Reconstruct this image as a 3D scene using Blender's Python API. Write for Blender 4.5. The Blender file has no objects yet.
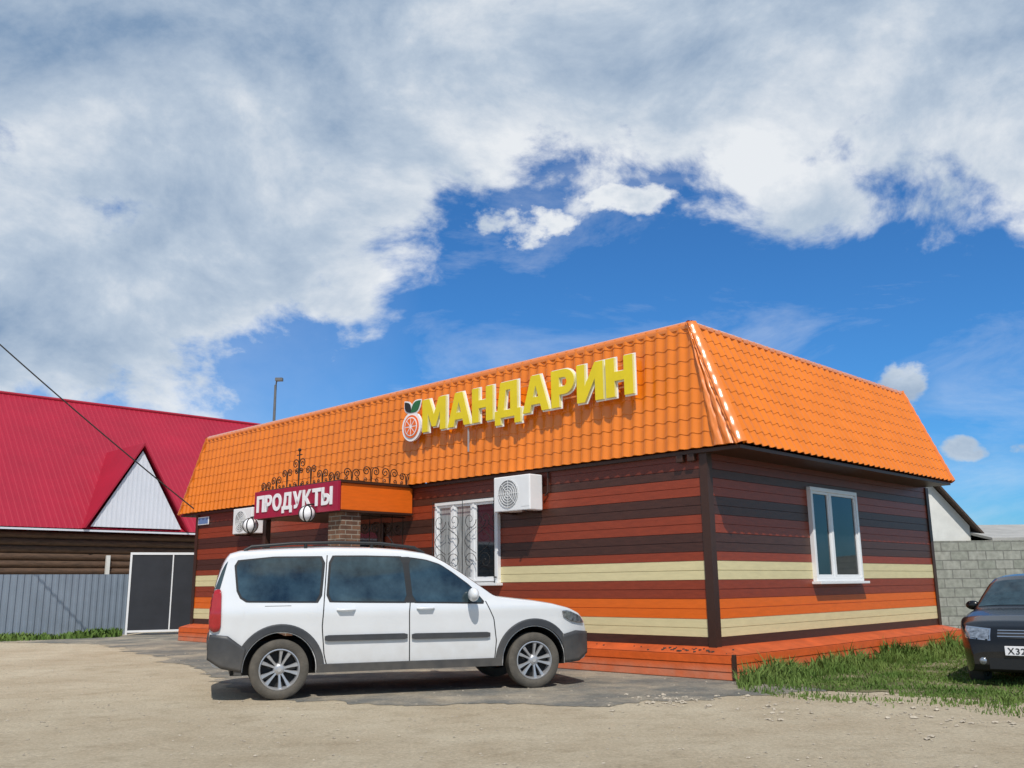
import bpy, math, random, bmesh
import numpy as np
from mathutils import Vector, Matrix, noise as mnoise
random.seed(7); rng=np.random.default_rng(7)
D=bpy.data; COL=bpy.context.scene.collection; SC=bpy.context.scene
SC.view_settings.view_transform='Standard'; SC.view_settings.look='None'; SC.view_settings.exposure=0

# ---------------------------------------------------------------- materials
def mat(name,col,rough=.6,var=.0,scale=6.,metal=0.,bump=0.,bscale=None,coat=0.,spec=.5,col2=None,stretch=None,dirt=None):
    m=D.materials.new(name); m.use_nodes=True; nt=m.node_tree; b=nt.nodes['Principled BSDF']
    b.inputs['Base Color'].default_value=(*col,1); b.inputs['Roughness'].default_value=rough; b.inputs['Metallic'].default_value=metal
    b.inputs['Specular IOR Level'].default_value=spec
    if coat: b.inputs['Coat Weight'].default_value=coat; b.inputs['Coat Roughness'].default_value=.05
    tc=nt.nodes.new('ShaderNodeTexCoord'); mp=nt.nodes.new('ShaderNodeMapping'); nt.links.new(tc.outputs['Object'],mp.inputs[0])
    if stretch: mp.inputs['Scale'].default_value=stretch
    out=None
    if var or col2:
        n=nt.nodes.new('ShaderNodeTexNoise'); n.inputs['Scale'].default_value=scale; n.inputs['Detail'].default_value=6; n.inputs['Roughness'].default_value=.65
        nt.links.new(mp.outputs[0],n.inputs['Vector'])
        r=nt.nodes.new('ShaderNodeValToRGB'); c2=col2 if col2 else tuple(c*(1+var) for c in col); c1=col if col2 else tuple(c*(1-var) for c in col)
        r.color_ramp.elements[0].position=.32; r.color_ramp.elements[1].position=.68
        r.color_ramp.elements[0].color=(*c1,1); r.color_ramp.elements[1].color=(*c2,1)
        nt.links.new(n.outputs['Fac'],r.inputs[0]); out=r.outputs[0]
    if dirt:
        sx=nt.nodes.new('ShaderNodeSeparateXYZ'); nt.links.new(tc.outputs['Object'],sx.inputs[0])
        mr=nt.nodes.new('ShaderNodeMapRange'); mr.inputs['From Min'].default_value=dirt[1]; mr.inputs['From Max'].default_value=.1
        mr.inputs['To Min'].default_value=0; mr.inputs['To Max'].default_value=dirt[2]; nt.links.new(sx.outputs['Z'],mr.inputs['Value'])
        n2=nt.nodes.new('ShaderNodeTexNoise'); n2.inputs['Scale'].default_value=7; n2.inputs['Detail'].default_value=6; nt.links.new(tc.outputs['Object'],n2.inputs['Vector'])
        mu=nt.nodes.new('ShaderNodeMath'); mu.operation='MULTIPLY'; nt.links.new(mr.outputs[0],mu.inputs[0]); nt.links.new(n2.outputs['Fac'],mu.inputs[1])
        mx=nt.nodes.new('ShaderNodeMix'); mx.data_type='RGBA'; nt.links.new(mu.outputs[0],mx.inputs[0])
        if out: nt.links.new(out,mx.inputs[6])
        else: mx.inputs[6].default_value=(*col,1)
        mx.inputs[7].default_value=(*dirt[0],1); out=mx.outputs[2]
    if out: nt.links.new(out,b.inputs['Base Color'])
    if bump:
        n=nt.nodes.new('ShaderNodeTexNoise'); n.inputs['Scale'].default_value=bscale or scale*4; n.inputs['Detail'].default_value=4
        nt.links.new(mp.outputs[0],n.inputs['Vector']); bp=nt.nodes.new('ShaderNodeBump'); bp.inputs['Strength'].default_value=bump; bp.inputs['Distance'].default_value=.02
        nt.links.new(n.outputs['Fac'],bp.inputs['Height']); nt.links.new(bp.outputs[0],b.inputs['Normal'])
    return m
DUST=(.42,.36,.28)
M={}
M['roof']=mat('orange_metal_tile',(.74,.185,.006),.24,.08,1.3,spec=.7)
M['rooftrim']=mat('orange_trim',(.76,.20,.015),.26,.05,3,coat=.8,spec=.8)
M['rooftrim'].node_tree.nodes['Principled BSDF'].inputs['Coat Roughness'].default_value=.10
M['s_rust']=mat('siding_rust',(.25,.038,.013),.42,.16,5,stretch=(1,1,6),bump=.1,bscale=40)
M['s_red']=mat('siding_dark_red',(.14,.025,.012),.42,.18,5,stretch=(1,1,6),bump=.1,bscale=40)
M['s_dark']=mat('siding_dark_brown',(.056,.019,.012),.42,.25,5,stretch=(1,1,6),bump=.1,bscale=40)
M['s_cream']=mat('siding_cream',(.68,.59,.33),.5,.07,4,stretch=(1,1,6))
M['s_orange']=mat('siding_orange',(.74,.135,.008),.42,.08,4,stretch=(1,1,6))
M['plinth']=mat('plinth_orange',(.62,.10,.012),.5,.14,5,bump=.2,bscale=30,dirt=(DUST,.2,.5))
M['ledge']=mat('plinth_ledge_rust',(.50,.085,.018),.55,.25,4,bump=.2,bscale=30)
M['brown']=mat('brown_trim',(.045,.018,.011),.45,.1,5)
M['white']=mat('white_pvc',(.8,.8,.8),.35,.03,4)
M['glass']=mat('window_glass',(.012,.018,.024),.03,.5,1.5,spec=.8)
M['curtain']=mat('pale_curtain_glass',(.32,.33,.33),.08,.4,5,spec=.8,stretch=(6,6,.6))
M['yellow']=mat('letter_yellow',(.78,.60,.012),.4,.05,4)
M['yside']=mat('letter_side',(.74,.68,.30),.5,.05,4)
M['iron']=mat('black_iron',(.02,.018,.016),.5,.2,10)
M['goldiron']=mat('bronze_iron',(.04,.024,.014),.4,.2,10,metal=.3)
M['crimson']=mat('sign_crimson',(.34,.012,.045),.35,.06,3)
M['signwhite']=mat('sign_letter_white',(.85,.83,.84),.5,.03,3)
M['orangefruit']=mat('fruit_orange',(.85,.15,.02),.5,.05,5)
M['green']=mat('leaf_green',(.02,.14,.05),.5,.2,5)
M['grey']=mat('grey_plastic',(.35,.35,.35),.5,.1,5)
M['polegrey']=mat('weathered_pole',(.14,.14,.14),.6,.1,5)
M['dgrey']=mat('dark_gap',(.012,.012,.012),.7)
M['blue']=mat('plate_blue',(.12,.22,.42),.4,.05,5)
M['paint']=mat('white_car_paint',(.70,.715,.735),.28,.025,2,coat=.7,dirt=(DUST,.95,.8))
M['bpaint']=mat('black_car_paint',(.006,.0065,.008),.25,.1,2,coat=.35,spec=.3,dirt=(DUST,.6,.12))
M['clad']=mat('grey_cladding',(.036,.038,.043),.5,.18,8,dirt=(DUST,.7,.4))
M['tyre']=mat('tyre_rubber',(.022,.021,.02),.85,.3,10,bump=.3,bscale=60,dirt=(DUST,1.2,.35))
M['rim']=mat('alloy_silver',(.42,.42,.43),.35,.1,6,metal=.5)
M['cglass']=mat('car_glass',(.026,.046,.056),.03,.8,2.2,spec=.7)
M['seal']=mat('black_seal',(.012,.012,.013),.5)
M['redlamp']=mat('red_lamp',(.36,.01,.015),.12,.1,20,coat=.8)
M['clear']=mat('headlamp_glass',(.30,.32,.35),.1,.6,24,metal=.6,coat=1.)
M['chrome']=mat('chrome',(.6,.6,.62),.15,metal=.9)
M['redroof']=mat('crimson_roof_metal',(.36,.006,.028),.55,.12,.5)
M['log']=mat('dark_log',(.085,.048,.028),.8,.4,3,stretch=(1,1,6),bump=.4)
M['whitemetal']=mat('white_profiled_metal',(.70,.72,.78),.45,.04,1)
M['fence']=mat('grey_profiled_fence',(.24,.285,.34),.45,.10,1.5,metal=.2)
M['gate']=mat('black_gate_panel',(.022,.024,.03),.6,.2,2)
M['plaster']=mat('white_plaster',(.66,.66,.63),.85,.1,1.5,bump=.2)
M['slate']=mat('grey_slate',(.36,.35,.33),.85,.15,2)
M['rock']=mat('pale_rubble',(.42,.36,.28),.9,.3,3,bump=.5)
M['soil']=mat('debris_dark',(.06,.04,.03),.9,.3,10)

def bricks(name,c1,c2,mortar,scale,bw=.5,rh=.25,ms=.02):
    m=D.materials.new(name); m.use_nodes=True; nt=m.node_tree; b=nt.nodes['Principled BSDF']; b.inputs['Roughness'].default_value=.85
    tc=nt.nodes.new('ShaderNodeTexCoord'); sp=nt.nodes.new('ShaderNodeSeparateXYZ'); nt.links.new(tc.outputs['Object'],sp.inputs[0])
    ad=nt.nodes.new('ShaderNodeMath'); nt.links.new(sp.outputs['X'],ad.inputs[0]); nt.links.new(sp.outputs['Y'],ad.inputs[1])
    cb=nt.nodes.new('ShaderNodeCombineXYZ'); nt.links.new(ad.outputs[0],cb.inputs['X']); nt.links.new(sp.outputs['Z'],cb.inputs['Y'])
    br=nt.nodes.new('ShaderNodeTexBrick'); br.inputs['Color1'].default_value=(*c1,1); br.inputs['Color2'].default_value=(*c2,1); br.inputs['Mortar'].default_value=(*mortar,1)
    br.inputs['Scale'].default_value=scale; br.inputs['Brick Width'].default_value=bw; br.inputs['Row Height'].default_value=rh; br.inputs['Mortar Size'].default_value=ms
    nt.links.new(cb.outputs[0],br.inputs['Vector'])
    n=nt.nodes.new('ShaderNodeTexNoise'); n.inputs['Scale'].default_value=9; n.inputs['Detail'].default_value=8; nt.links.new(tc.outputs['Object'],n.inputs['Vector'])
    mx=nt.nodes.new('ShaderNodeMix'); mx.data_type='RGBA'; mx.blend_type='OVERLAY'; mx.inputs[0].default_value=.6
    nt.links.new(br.outputs['Color'],mx.inputs[6]); nt.links.new(n.outputs['Fac'],mx.inputs[7]); nt.links.new(mx.outputs[2],b.inputs['Base Color'])
    bp=nt.nodes.new('ShaderNodeBump'); bp.invert=True; bp.inputs['Strength'].default_value=.6; bp.inputs['Distance'].default_value=.01; nt.links.new(br.outputs['Fac'],bp.inputs['Height']); nt.links.new(bp.outputs[0],b.inputs['Normal'])
    return m
M['brick']=bricks('brown_brick',(.20,.10,.055),(.11,.055,.035),(.28,.24,.19),1.,.25,.075,.008)
M['block']=bricks('grey_block',(.33,.33,.29),(.25,.26,.22),(.18,.18,.16),1.,.4,.2,.012)

# ---------------------------------------------------------------- mesh helpers
class MB:
    def __init__(s): s.v=[]; s.f=[]; s.m=[]
    def quad_grid(s,P,mi=0,closed=False):
        o=len(s.v); R=len(P); Cn=len(P[0])
        for r in P: s.v+= [tuple(p) for p in r]
        for i in range(R-1):
            for j in range(Cn-1 if not closed else Cn):
                j2=(j+1)%Cn
                s.f.append((o+i*Cn+j,o+i*Cn+j2,o+(i+1)*Cn+j2,o+(i+1)*Cn+j)); s.m.append(mi)
    def box(s,x0,x1,y0,y1,z0,z1,mi=0,T=None):
        o=len(s.v); c=[(x0,y0,z0),(x1,y0,z0),(x1,y1,z0),(x0,y1,z0),(x0,y0,z1),(x1,y0,z1),(x1,y1,z1),(x0,y1,z1)]
        if T is not None: c=[tuple(T@Vector(p)) for p in c]
        s.v+=c
        for f in ((0,3,2,1),(4,5,6,7),(0,1,5,4),(1,2,6,5),(2,3,7,6),(3,0,4,7)): s.f.append(tuple(o+i for i in f)); s.m.append(mi)
    def poly(s,pts,mi=0):
        o=len(s.v); s.v+=[tuple(p) for p in pts]; s.f.append(tuple(range(o,o+len(pts)))); s.m.append(mi)
    def prism(s,pts,vec,mi=0,mside=None):
        o=len(s.v); n=len(pts); vec=Vector(vec); s.v+=[tuple(p) for p in pts]+[tuple(Vector(p)+vec) for p in pts]
        s.f.append(tuple(range(o,o+n))[::-1]); s.m.append(mi); s.f.append(tuple(range(o+n,o+2*n))); s.m.append(mi)
        for i in range(n): s.f.append((o+i,o+(i+1)%n,o+n+(i+1)%n,o+n+i)); s.m.append(mi if mside is None else mside)
    def tube(s,pts,r,n=6,mi=0,caps=True):
        pts=[Vector(p) for p in pts]; rows=[]
        for i,p in enumerate(pts):
            d=(pts[min(i+1,len(pts)-1)]-pts[max(i-1,0)])
            if d.length<1e-9: d=Vector((0,0,1))
            d.normalize(); a=d.orthogonal().normalized() if i==0 else (a-d*a.dot(d)).normalized()
            b=d.cross(a); rr=r[i] if isinstance(r,(list,tuple)) else r
            rows.append([p+a*rr*math.cos(2*math.pi*k/n)+b*rr*math.sin(2*math.pi*k/n) for k in range(n)])
        s.quad_grid(rows,mi,closed=True)
        if caps: s.poly(rows[0][::-1],mi); s.poly(rows[-1],mi)
    def lathe_y(s,prof,n=40,mi=0,c=(0,0,0)):
        rows=[[(c[0]+r*math.cos(2*math.pi*k/n),c[1]+y,c[2]+r*math.sin(2*math.pi*k/n)) for k in range(n)] for r,y in prof]
        s.quad_grid(rows,mi,closed=True)
    def sphere(s,c,r,mi=0,nu=12,nv=8,sc=(1,1,1)):
        rows=[[(c[0]+sc[0]*r*math.sin(math.pi*i/nv)*math.cos(2*math.pi*k/nu),c[1]+sc[1]*r*math.sin(math.pi*i/nv)*math.sin(2*math.pi*k/nu),c[2]+sc[2]*r*math.cos(math.pi*i/nv)) for k in range(nu)] for i in range(nv+1)]
        s.quad_grid(rows,mi,closed=True)
    def obj(s,name,mats,parent=None,smooth=False,bevel=0,label=None,cat=None,solid=None,auto=None):
        me=D.meshes.new(name); me.from_pydata(s.v,[],s.f); 
        if not isinstance(mats,(list,tuple)): mats=[mats]
        for m in mats: me.materials.append(M[m] if isinstance(m,str) else m)
        me.polygons.foreach_set('material_index',s.m)
        if smooth:
            me.polygons.foreach_set('use_smooth',[True]*len(me.polygons))
            if auto: me.set_sharp_from_angle(angle=math.radians(auto))
        me.update(); ob=D.objects.new(name,me); COL.objects.link(ob)
        if parent: ob.parent=parent
        if bevel: b=ob.modifiers.new('b','BEVEL'); b.width=bevel; b.segments=2; b.limit_method='ANGLE'
        if solid: q=ob.modifiers.new('s','SOLIDIFY'); q.thickness=solid; q.offset=-1
        if label: ob['label']=label
        if cat: ob['category']=cat
        return ob
def thing(name,loc,rot,label,cat,group=None):
    e=D.objects.new(name,None); e.empty_display_size=.3; COL.objects.link(e); e.location=loc; e.rotation_euler=(0,0,rot); e['label']=label; e['category']=cat
    if group: e['group']=group
    return e

def curve_to_mesh(cu):
    o=D.objects.new('t',cu); COL.objects.link(o); bpy.context.view_layer.update()
    me=D.meshes.new_from_object(o.evaluated_get(bpy.context.evaluated_depsgraph_get())); D.objects.remove(o); return me
def text_mesh(ch,bold=.02,extr=.05):
    cu=D.curves.new('t','FONT'); cu.body=ch; cu.size=1; cu.extrude=extr; cu.offset=bold; cu.resolution_u=4
    return curve_to_mesh(cu)
def arc(cx,cz,rx,rz,a0,a1,n=10): return [(cx+rx*math.cos(math.radians(a0+(a1-a0)*i/n)),cz+rz*math.sin(math.radians(a0+(a1-a0)*i/n))) for i in range(n+1)]
GL={'М':[[(0,0),(0,1),(.32,1),(.54,.50),(.76,1),(1.08,1),(1.08,0),(.82,0),(.82,.56),(.63,.13),(.45,.13),(.26,.56),(.26,0)]],
 'А':[[(0,0),(.33,1),(.65,1),(.98,0),(.71,0),(.655,.20),(.325,.20),(.27,0)],[(.39,.40),(.49,.72),(.59,.40)]],
 'Н':[[(0,0),(0,1),(.28,1),(.28,.63),(.58,.63),(.58,1),(.86,1),(.86,0),(.58,0),(.58,.40),(.28,.40),(.28,0)]],
 'Д':[[(0,-.20),(0,.20),(.10,.20),(.22,1),(.88,1),(.88,.20),(1.0,.20),(1.0,-.20),(.77,-.20),(.77,0),(.23,0),(.23,-.20)],[(.36,.20),(.44,.77),(.61,.77),(.61,.20)]],
 'Р':[[(0,0),(0,1)]+arc(.46,.665,.35,.335,90,-90,14)+[(.28,.33),(.28,0)],[(.28,.54),(.28,.79)]+arc(.43,.665,.12,.125,90,-90,10)],
 'И':[[(0,0),(0,1),(.27,1),(.27,.42),(.61,1),(.88,1),(.88,0),(.61,0),(.61,.58),(.27,0)]]}
def glyph_mesh(ch,extr=.05,off=0.):
    cu=D.curves.new('t','CURVE'); cu.dimensions='2D'; cu.fill_mode='BOTH'; cu.extrude=extr; cu.offset=off
    for pts in GL[ch]:
        sp=cu.splines.new('POLY'); sp.points.add(len(pts)-1)
        for i,(x,z) in enumerate(pts): sp.points[i].co=(x,z,0,1)
        sp.use_cyclic_u=True
    return curve_to_mesh(cu)
def lettering(txt,x0,x1,z0,z1,y,depth,mats,parent,name='letter',bold=.03,gap=.09,custom=False):
    ms=[glyph_mesh(c) if custom else text_mesh(c,bold,.05) for c in txt]; bb=[]
    for m in ms:
        co=np.array([v.co[:] for v in m.vertices]); bb.append((co[:,0].min(),co[:,0].max(),co[:,1].min(),co[:,1].max()))
    capB,capH=bb[0][2],bb[0][3]; tot=sum(b[1]-b[0] for b in bb)+gap*(len(ms)-1); sx=(x1-x0)/tot; sz=(z1-z0)/(capH-capB); x=x0; obs=[]
    for m,b in zip(ms,bb):
        for v in m.vertices:
            X,Y,Z=v.co; v.co=(x+(X-b[0])*sx, y-Z/.05*depth/2, z0+(Y-capB)*sz)
        x+=(b[1]-b[0]+gap)*sx
        for q in mats: m.materials.append(M[q])
        for p in m.polygons: p.material_index=0; p.use_smooth=False
        m.update()
        if len(mats)>1:
            for p in m.polygons: p.material_index= 0 if abs(p.normal.y)>.7 else 1
        o=D.objects.new(name,m); COL.objects.link(o); o.parent=parent; obs.append(o)
    return obs

# ---------------------------------------------------------------- camera
p,r,H=.213,-.011,1.185
fw=Vector((0,math.cos(p),math.sin(p))); up=Vector((0,-math.sin(p),math.cos(p))); rt=Vector((1,0,0))
R2=rt*math.cos(r)+up*math.sin(r); U2=-rt*math.sin(r)+up*math.cos(r)
cd=D.cameras.new('camera'); cam=D.objects.new('camera',cd); COL.objects.link(cam)
cam.matrix_world=Matrix(((R2.x,U2.x,-fw.x,0),(R2.y,U2.y,-fw.y,0),(R2.z,U2.z,-fw.z,H),(0,0,0,1)))
cd.sensor_width=36; cd.lens=36*926.6/1024; cd.clip_end=3000; cd.clip_start=.05; SC.camera=cam

# ---------------------------------------------------------------- light and sky
SUN_EL=53; saz=Vector((.07,-1,0)).normalized()
sd=Vector((saz.x*math.cos(math.radians(SUN_EL)),saz.y*math.cos(math.radians(SUN_EL)),math.sin(math.radians(SUN_EL))))
sl=D.lights.new('sun','SUN'); sl.energy=3.9; sl.angle=math.radians(.5); sl.color=(1,.95,.87)
so=D.objects.new('sun',sl); COL.objects.link(so); so.rotation_euler=sd.to_track_quat('Z','Y').to_euler(); so.location=(0,0,50)
w=D.worlds.new('World'); SC.world=w; w.use_nodes=True; nt=w.node_tree; nt.nodes.clear()
try: w.cycles.sampling_method='MANUAL'; w.cycles.sample_map_resolution=256
except Exception: pass
N=nt.nodes.new; L=nt.links.new
def mth(op,a,b=None,c=None,clamp=False):
    n=N('ShaderNodeMath'); n.operation=op; n.use_clamp=clamp
    for i,x in enumerate((a,b,c)):
        if x is None: continue
        if isinstance(x,(int,float)): n.inputs[i].default_value=x
        else: L(x,n.inputs[i])
    return n.outputs[0]
out=N('ShaderNodeOutputWorld'); sky=N('ShaderNodeTexSky'); sky.sky_type='NISHITA'; sky.sun_disc=False
sky.sun_elevation=math.radians(SUN_EL); sky.sun_rotation=math.atan2(saz.x,saz.y); sky.air_density=1.; sky.dust_density=.5; sky.ozone_density=2.5
tint=N('ShaderNodeMix'); tint.data_type='RGBA'; tint.blend_type='MULTIPLY'; tint.inputs[0].default_value=1; L(sky.outputs[0],tint.inputs[6]); tint.inputs[7].default_value=(.31,.76,1.20,1)
bg1=N('ShaderNodeBackground'); bg1.inputs[1].default_value=.105; L(tint.outputs[2],bg1.inputs[0])
tc=N('ShaderNodeTexCoord'); sp=N('ShaderNodeSeparateXYZ'); L(tc.outputs['Generated'],sp.inputs[0])
ay=mth('MAXIMUM',mth('ABSOLUTE',sp.outputs[1]),.12)
X=mth('DIVIDE',sp.outputs[0],ay); Z=mth('DIVIDE',sp.outputs[2],ay)
fc=N('ShaderNodeFloatCurve'); L(mth('MULTIPLY_ADD',X,1/1.4,.5,clamp=True),fc.inputs['Value'])
cpts=[(-.7,.15),(-.566,.17),(-.44,.20),(-.34,.225),(-.26,.25),(-.20,.285),(-.15,.34),(-.10,.40),(-.05,.44),(.0,.455),(.05,.475),(.11,.47),(.20,.44),(.30,.42),(.376,.40),(.48,.415),(.591,.435),(.7,.45)]
cv=fc.mapping.curves[0]
cv.points[0].location=(0,.15); cv.points[1].location=(1,.45)
for a,b in cpts[1:-1]: cv.points.new((a+.7)/1.4,b)
fc.mapping.update()
mp=N('ShaderNodeMapping'); mp.inputs['Scale'].default_value=(1,1,1.5); mp.inputs['Location'].default_value=(1.7,2.2,.9); L(tc.outputs['Generated'],mp.inputs[0])
def nz(scale,det=8,rough=.55,dist=.0,vec=None):
    n=N('ShaderNodeTexNoise'); n.inputs['Scale'].default_value=scale; n.inputs['Detail'].default_value=det; n.inputs['Roughness'].default_value=rough; n.inputs['Distortion'].default_value=dist
    L(vec or mp.outputs[0],n.inputs['Vector']); return n.outputs['Fac']
n1=nz(6.,10,.60,.25); n2=nz(4.2,9,.62,.3); n3=nz(15,8,.6)
mp2=N('ShaderNodeMapping'); mp2.inputs['Scale'].default_value=(1.,1.,3.2); mp2.inputs['Rotation'].default_value=(0,.5,0); L(tc.outputs['Generated'],mp2.inputs[0]); n4=nz(3.2,8,.66,.5,mp2.outputs[0])
dens=mth('ADD',mth('MULTIPLY',mth('SUBTRACT',n1,.5),1.15),mth('MULTIPLY',mth('MINIMUM',mth('SUBTRACT',Z,fc.outputs[0]),.12),2.1))
def blob(x,z,rx,rz,a=.12):
    dx=mth('DIVIDE',mth('SUBTRACT',X,x),rx); dz=mth('DIVIDE',mth('SUBTRACT',Z,z),rz)
    q=mth('SUBTRACT',1,mth('ADD',mth('MULTIPLY',dx,dx),mth('MULTIPLY',dz,dz)))
    return mth('ADD',mth('MULTIPLY',q,a),mth('MULTIPLY',mth('SUBTRACT',n3,.5),1.1))
for b in ((.43,.212,.023,.028),(.49,.137,.024,.010),(.56,.137,.026,.009),(.01,.40,.055,.016,.07),(.13,.435,.05,.016,.09)):
    dens=mth('MAXIMUM',dens,blob(*b))
mr=N('ShaderNodeMapRange'); mr.interpolation_type='SMOOTHSTEP'; mr.inputs['From Min'].default_value=-.07; mr.inputs['From Max'].default_value=.11; L(dens,mr.inputs['Value'])
wr=N('ShaderNodeMapRange'); wr.inputs['From Min'].default_value=.50; wr.inputs['From Max'].default_value=.80; wr.inputs['To Max'].default_value=.40; L(n4,wr.inputs['Value'])
vl=N('ShaderNodeMapRange'); vl.inputs['From Min'].default_value=-.10; vl.inputs['From Max'].default_value=-.50; vl.inputs['To Max'].default_value=.70; L(X,vl.inputs['Value'])
mask=mth('MAXIMUM',mth('MULTIPLY',mr.outputs[0],.96),mth('MAXIMUM',wr.outputs[0],mth('MULTIPLY',vl.outputs[0],n1)))
hz=N('ShaderNodeMapRange'); hz.inputs['From Min'].default_value=.0; hz.inputs['From Max'].default_value=.06; L(sp.outputs[2],hz.inputs['Value'])
mask=mth('MULTIPLY',mask,hz.outputs[0])
ramp=N('ShaderNodeValToRGB'); e=ramp.color_ramp.elements; e[0].position=.24; e[0].color=(.22,.33,.49,1); e[1].position=.62; e[1].color=(.84,.87,.90,1)
k=ramp.color_ramp.elements.new(.45); k.color=(.50,.59,.70,1)
edge=mth('MULTIPLY',mth('SUBTRACT',.18,dens),.42)
topd=mth('MULTIPLY',mth('MAXIMUM',mth('SUBTRACT',Z,.44),0),-.30)
L(mth('ADD',mth('ADD',mth('ADD',n2,topd),mth('MAXIMUM',edge,-.03)),mth('MULTIPLY',mth('SUBTRACT',n1,.5),.35)),ramp.inputs[0])
bg2=N('ShaderNodeBackground'); bg2.inputs[1].default_value=1.; L(ramp.outputs[0],bg2.inputs[0])
ms=N('ShaderNodeMixShader'); L(mask,ms.inputs[0]); L(bg1.outputs[0],ms.inputs[1]); L(bg2.outputs[0],ms.inputs[2]); L(ms.outputs[0],out.inputs[0])

# ---------------------------------------------------------------- ground
def ground_mat(name,p0,c0,p1,c1,sc=.6):
    m=D.materials.new(name); m.use_nodes=True; nt=m.node_tree; b=nt.nodes['Principled BSDF']; b.inputs['Roughness'].default_value=.95; b.inputs['Specular IOR Level'].default_value=.15
    tc=nt.nodes.new('ShaderNodeTexCoord'); 
    def nn(s,d,rg=.6):
        n=nt.nodes.new('ShaderNodeTexNoise'); n.inputs['Scale'].default_value=s; n.inputs['Detail'].default_value=d; n.inputs['Roughness'].default_value=rg; nt.links.new(tc.outputs['Object'],n.inputs['Vector']); return n.outputs['Fac']
    def ramp(f,p0,c0,p1,c1):
        r=nt.nodes.new('ShaderNodeValToRGB'); e=r.color_ramp.elements; e[0].position=p0; e[0].color=(*c0,1); e[1].position=p1; e[1].color=(*c1,1); nt.links.new(f,r.inputs[0]); return r.outputs[0]
    def mix(a,b_,f,mode='MIX'):
        x=nt.nodes.new('ShaderNodeMix'); x.data_type='RGBA'; x.blend_type=mode; x.inputs[0].default_value=f
        nt.links.new(a,x.inputs[6]); nt.links.new(b_,x.inputs[7]); return x.outputs[2]
    base=ramp(nn(sc,9,.7),p0,c0,p1,c1)
    fine=ramp(nn(30,8,.8),.32,(.55,.55,.55),.68,(1.3,1.3,1.3)); c=mix(base,fine,.7,'MULTIPLY')
    v=nt.nodes.new('ShaderNodeTexVoronoi'); v.inputs['Scale'].default_value=30; nt.links.new(tc.outputs['Object'],v.inputs['Vector'])
    peb=ramp(v.outputs['Distance'],.08,(1.35,1.3,1.2),.26,(.95,.95,.95)); c=mix(c,peb,.5,'MULTIPLY')
    dk=ramp(nn(3,8,.75),.50,(1,1,1),.72,(.60,.57,.53)); c=mix(c,dk,.6,'MULTIPLY')
    nt.links.new(c,b.inputs['Base Color'])
    bp=nt.nodes.new('ShaderNodeBump'); bp.inputs['Strength'].default_value=.9; bp.inputs['Distance'].default_value=.035; nt.links.new(nn(12,9,.85),bp.inputs['Height']); nt.links.new(bp.outputs[0],b.inputs['Normal'])
    return m
M['ground']=ground_mat('sandy_gravel',.35,(.50,.405,.28),.65,(.63,.54,.395))
M['asphalt']=ground_mat('dusty_asphalt',.42,(.21,.205,.185),.66,(.50,.425,.32),.9)
g=MB(); 
S=900; g.poly([(-S,-S,0),(S,-S,0),(S,S,0),(-S,S,0)]); o=g.obj('ground','ground'); o['kind']='structure'
def outline(pts,step=.12,amp=.12,scale=1.6,seed=0.):
    res=[]
    for i in range(len(pts)):
        a=Vector((*pts[i],0)); b=Vector((*pts[(i+1)%len(pts)],0)); n=max(1,int((b-a).length/step)); nrm=Vector((-(b-a).y,(b-a).x,0)).normalized()
        for k in range(n):
            q=a.lerp(b,k/n); s2=scale*4; e=min(1,k/n*6,(1-k/n)*6)
            d=amp*e*(mnoise.noise((q.x*scale,q.y*scale,seed))+.4*mnoise.noise((q.x*s2,q.y*s2,seed))+.2*mnoise.noise((q.x*s2*3,q.y*s2*3,seed)))
            res.append((q.x+nrm.x*d,q.y+nrm.y*d,0))
    return res
pav=[(2.75,10.35),(1.6,9.9),(.47,9.65),(-.9,9.8),(-2.3,10.2),(-3.3,11.5),(-4.6,14.2),(-6.6,17.5),(-9.1,21),(-13,22.8),(-7,27),(5,20),(5,12.5)]
g=MB(); g.poly([(a,b,.004) for a,b,_ in outline(pav,.05,.34,1.7)]); o=g.obj('pavement','asphalt'); o['kind']='structure'

# ---------------------------------------------------------------- shop building (local: X along front to the right, Y inward)
BY=-.778; C=(2.552,12.188,0)
L1,L2=14.047,7.42
shop=thing('shop_building',C,BY,'single-storey shop with striped siding and orange tile mansard roof','building')
seq=['s_dark','s_dark','s_cream','s_cream','s_orange','s_orange','s_rust','s_rust','s_cream','s_cream','s_rust','s_dark','s_dark','s_rust','s_rust','s_dark','s_dark','s_rust','s_rust','s_dark','s_red','s_red']
zb=[.26,.38,.497,.61,.723,.85,.975,1.095,1.216,1.338,1.46,1.58,1.70,1.82,1.94,2.06,2.18,2.30,2.42,2.54,2.66,2.78,2.93]
smats=['s_rust','s_red','s_dark','s_cream','s_orange']
b=MB()
for (x0,y0,x1,y1,nx,ny) in ((-L1,0,0,0,0,-1),(0,0,0,L2,1,0),(0,L2,-L1,L2,0,1),(-L1,L2,-L1,0,-1,0)):
    for i,s in enumerate(seq):
        za,zc=zb[i],zb[i+1]; prof=[(za,.0),(za+.004,.008),(zc-.005,.006),(zc-.004,.001),(zc,.0)]
        for k in range(len(prof)-1):
            (z0,o0),(z1,o1)=prof[k],prof[k+1]
            b.poly([(x0+nx*o0,y0+ny*o0,z0),(x1+nx*o0,y1+ny*o0,z0),(x1+nx*o1,y1+ny*o1,z1),(x0+nx*o1,y0+ny*o1,z1)],smats.index(s))
b.obj('wall',smats,shop)
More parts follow.
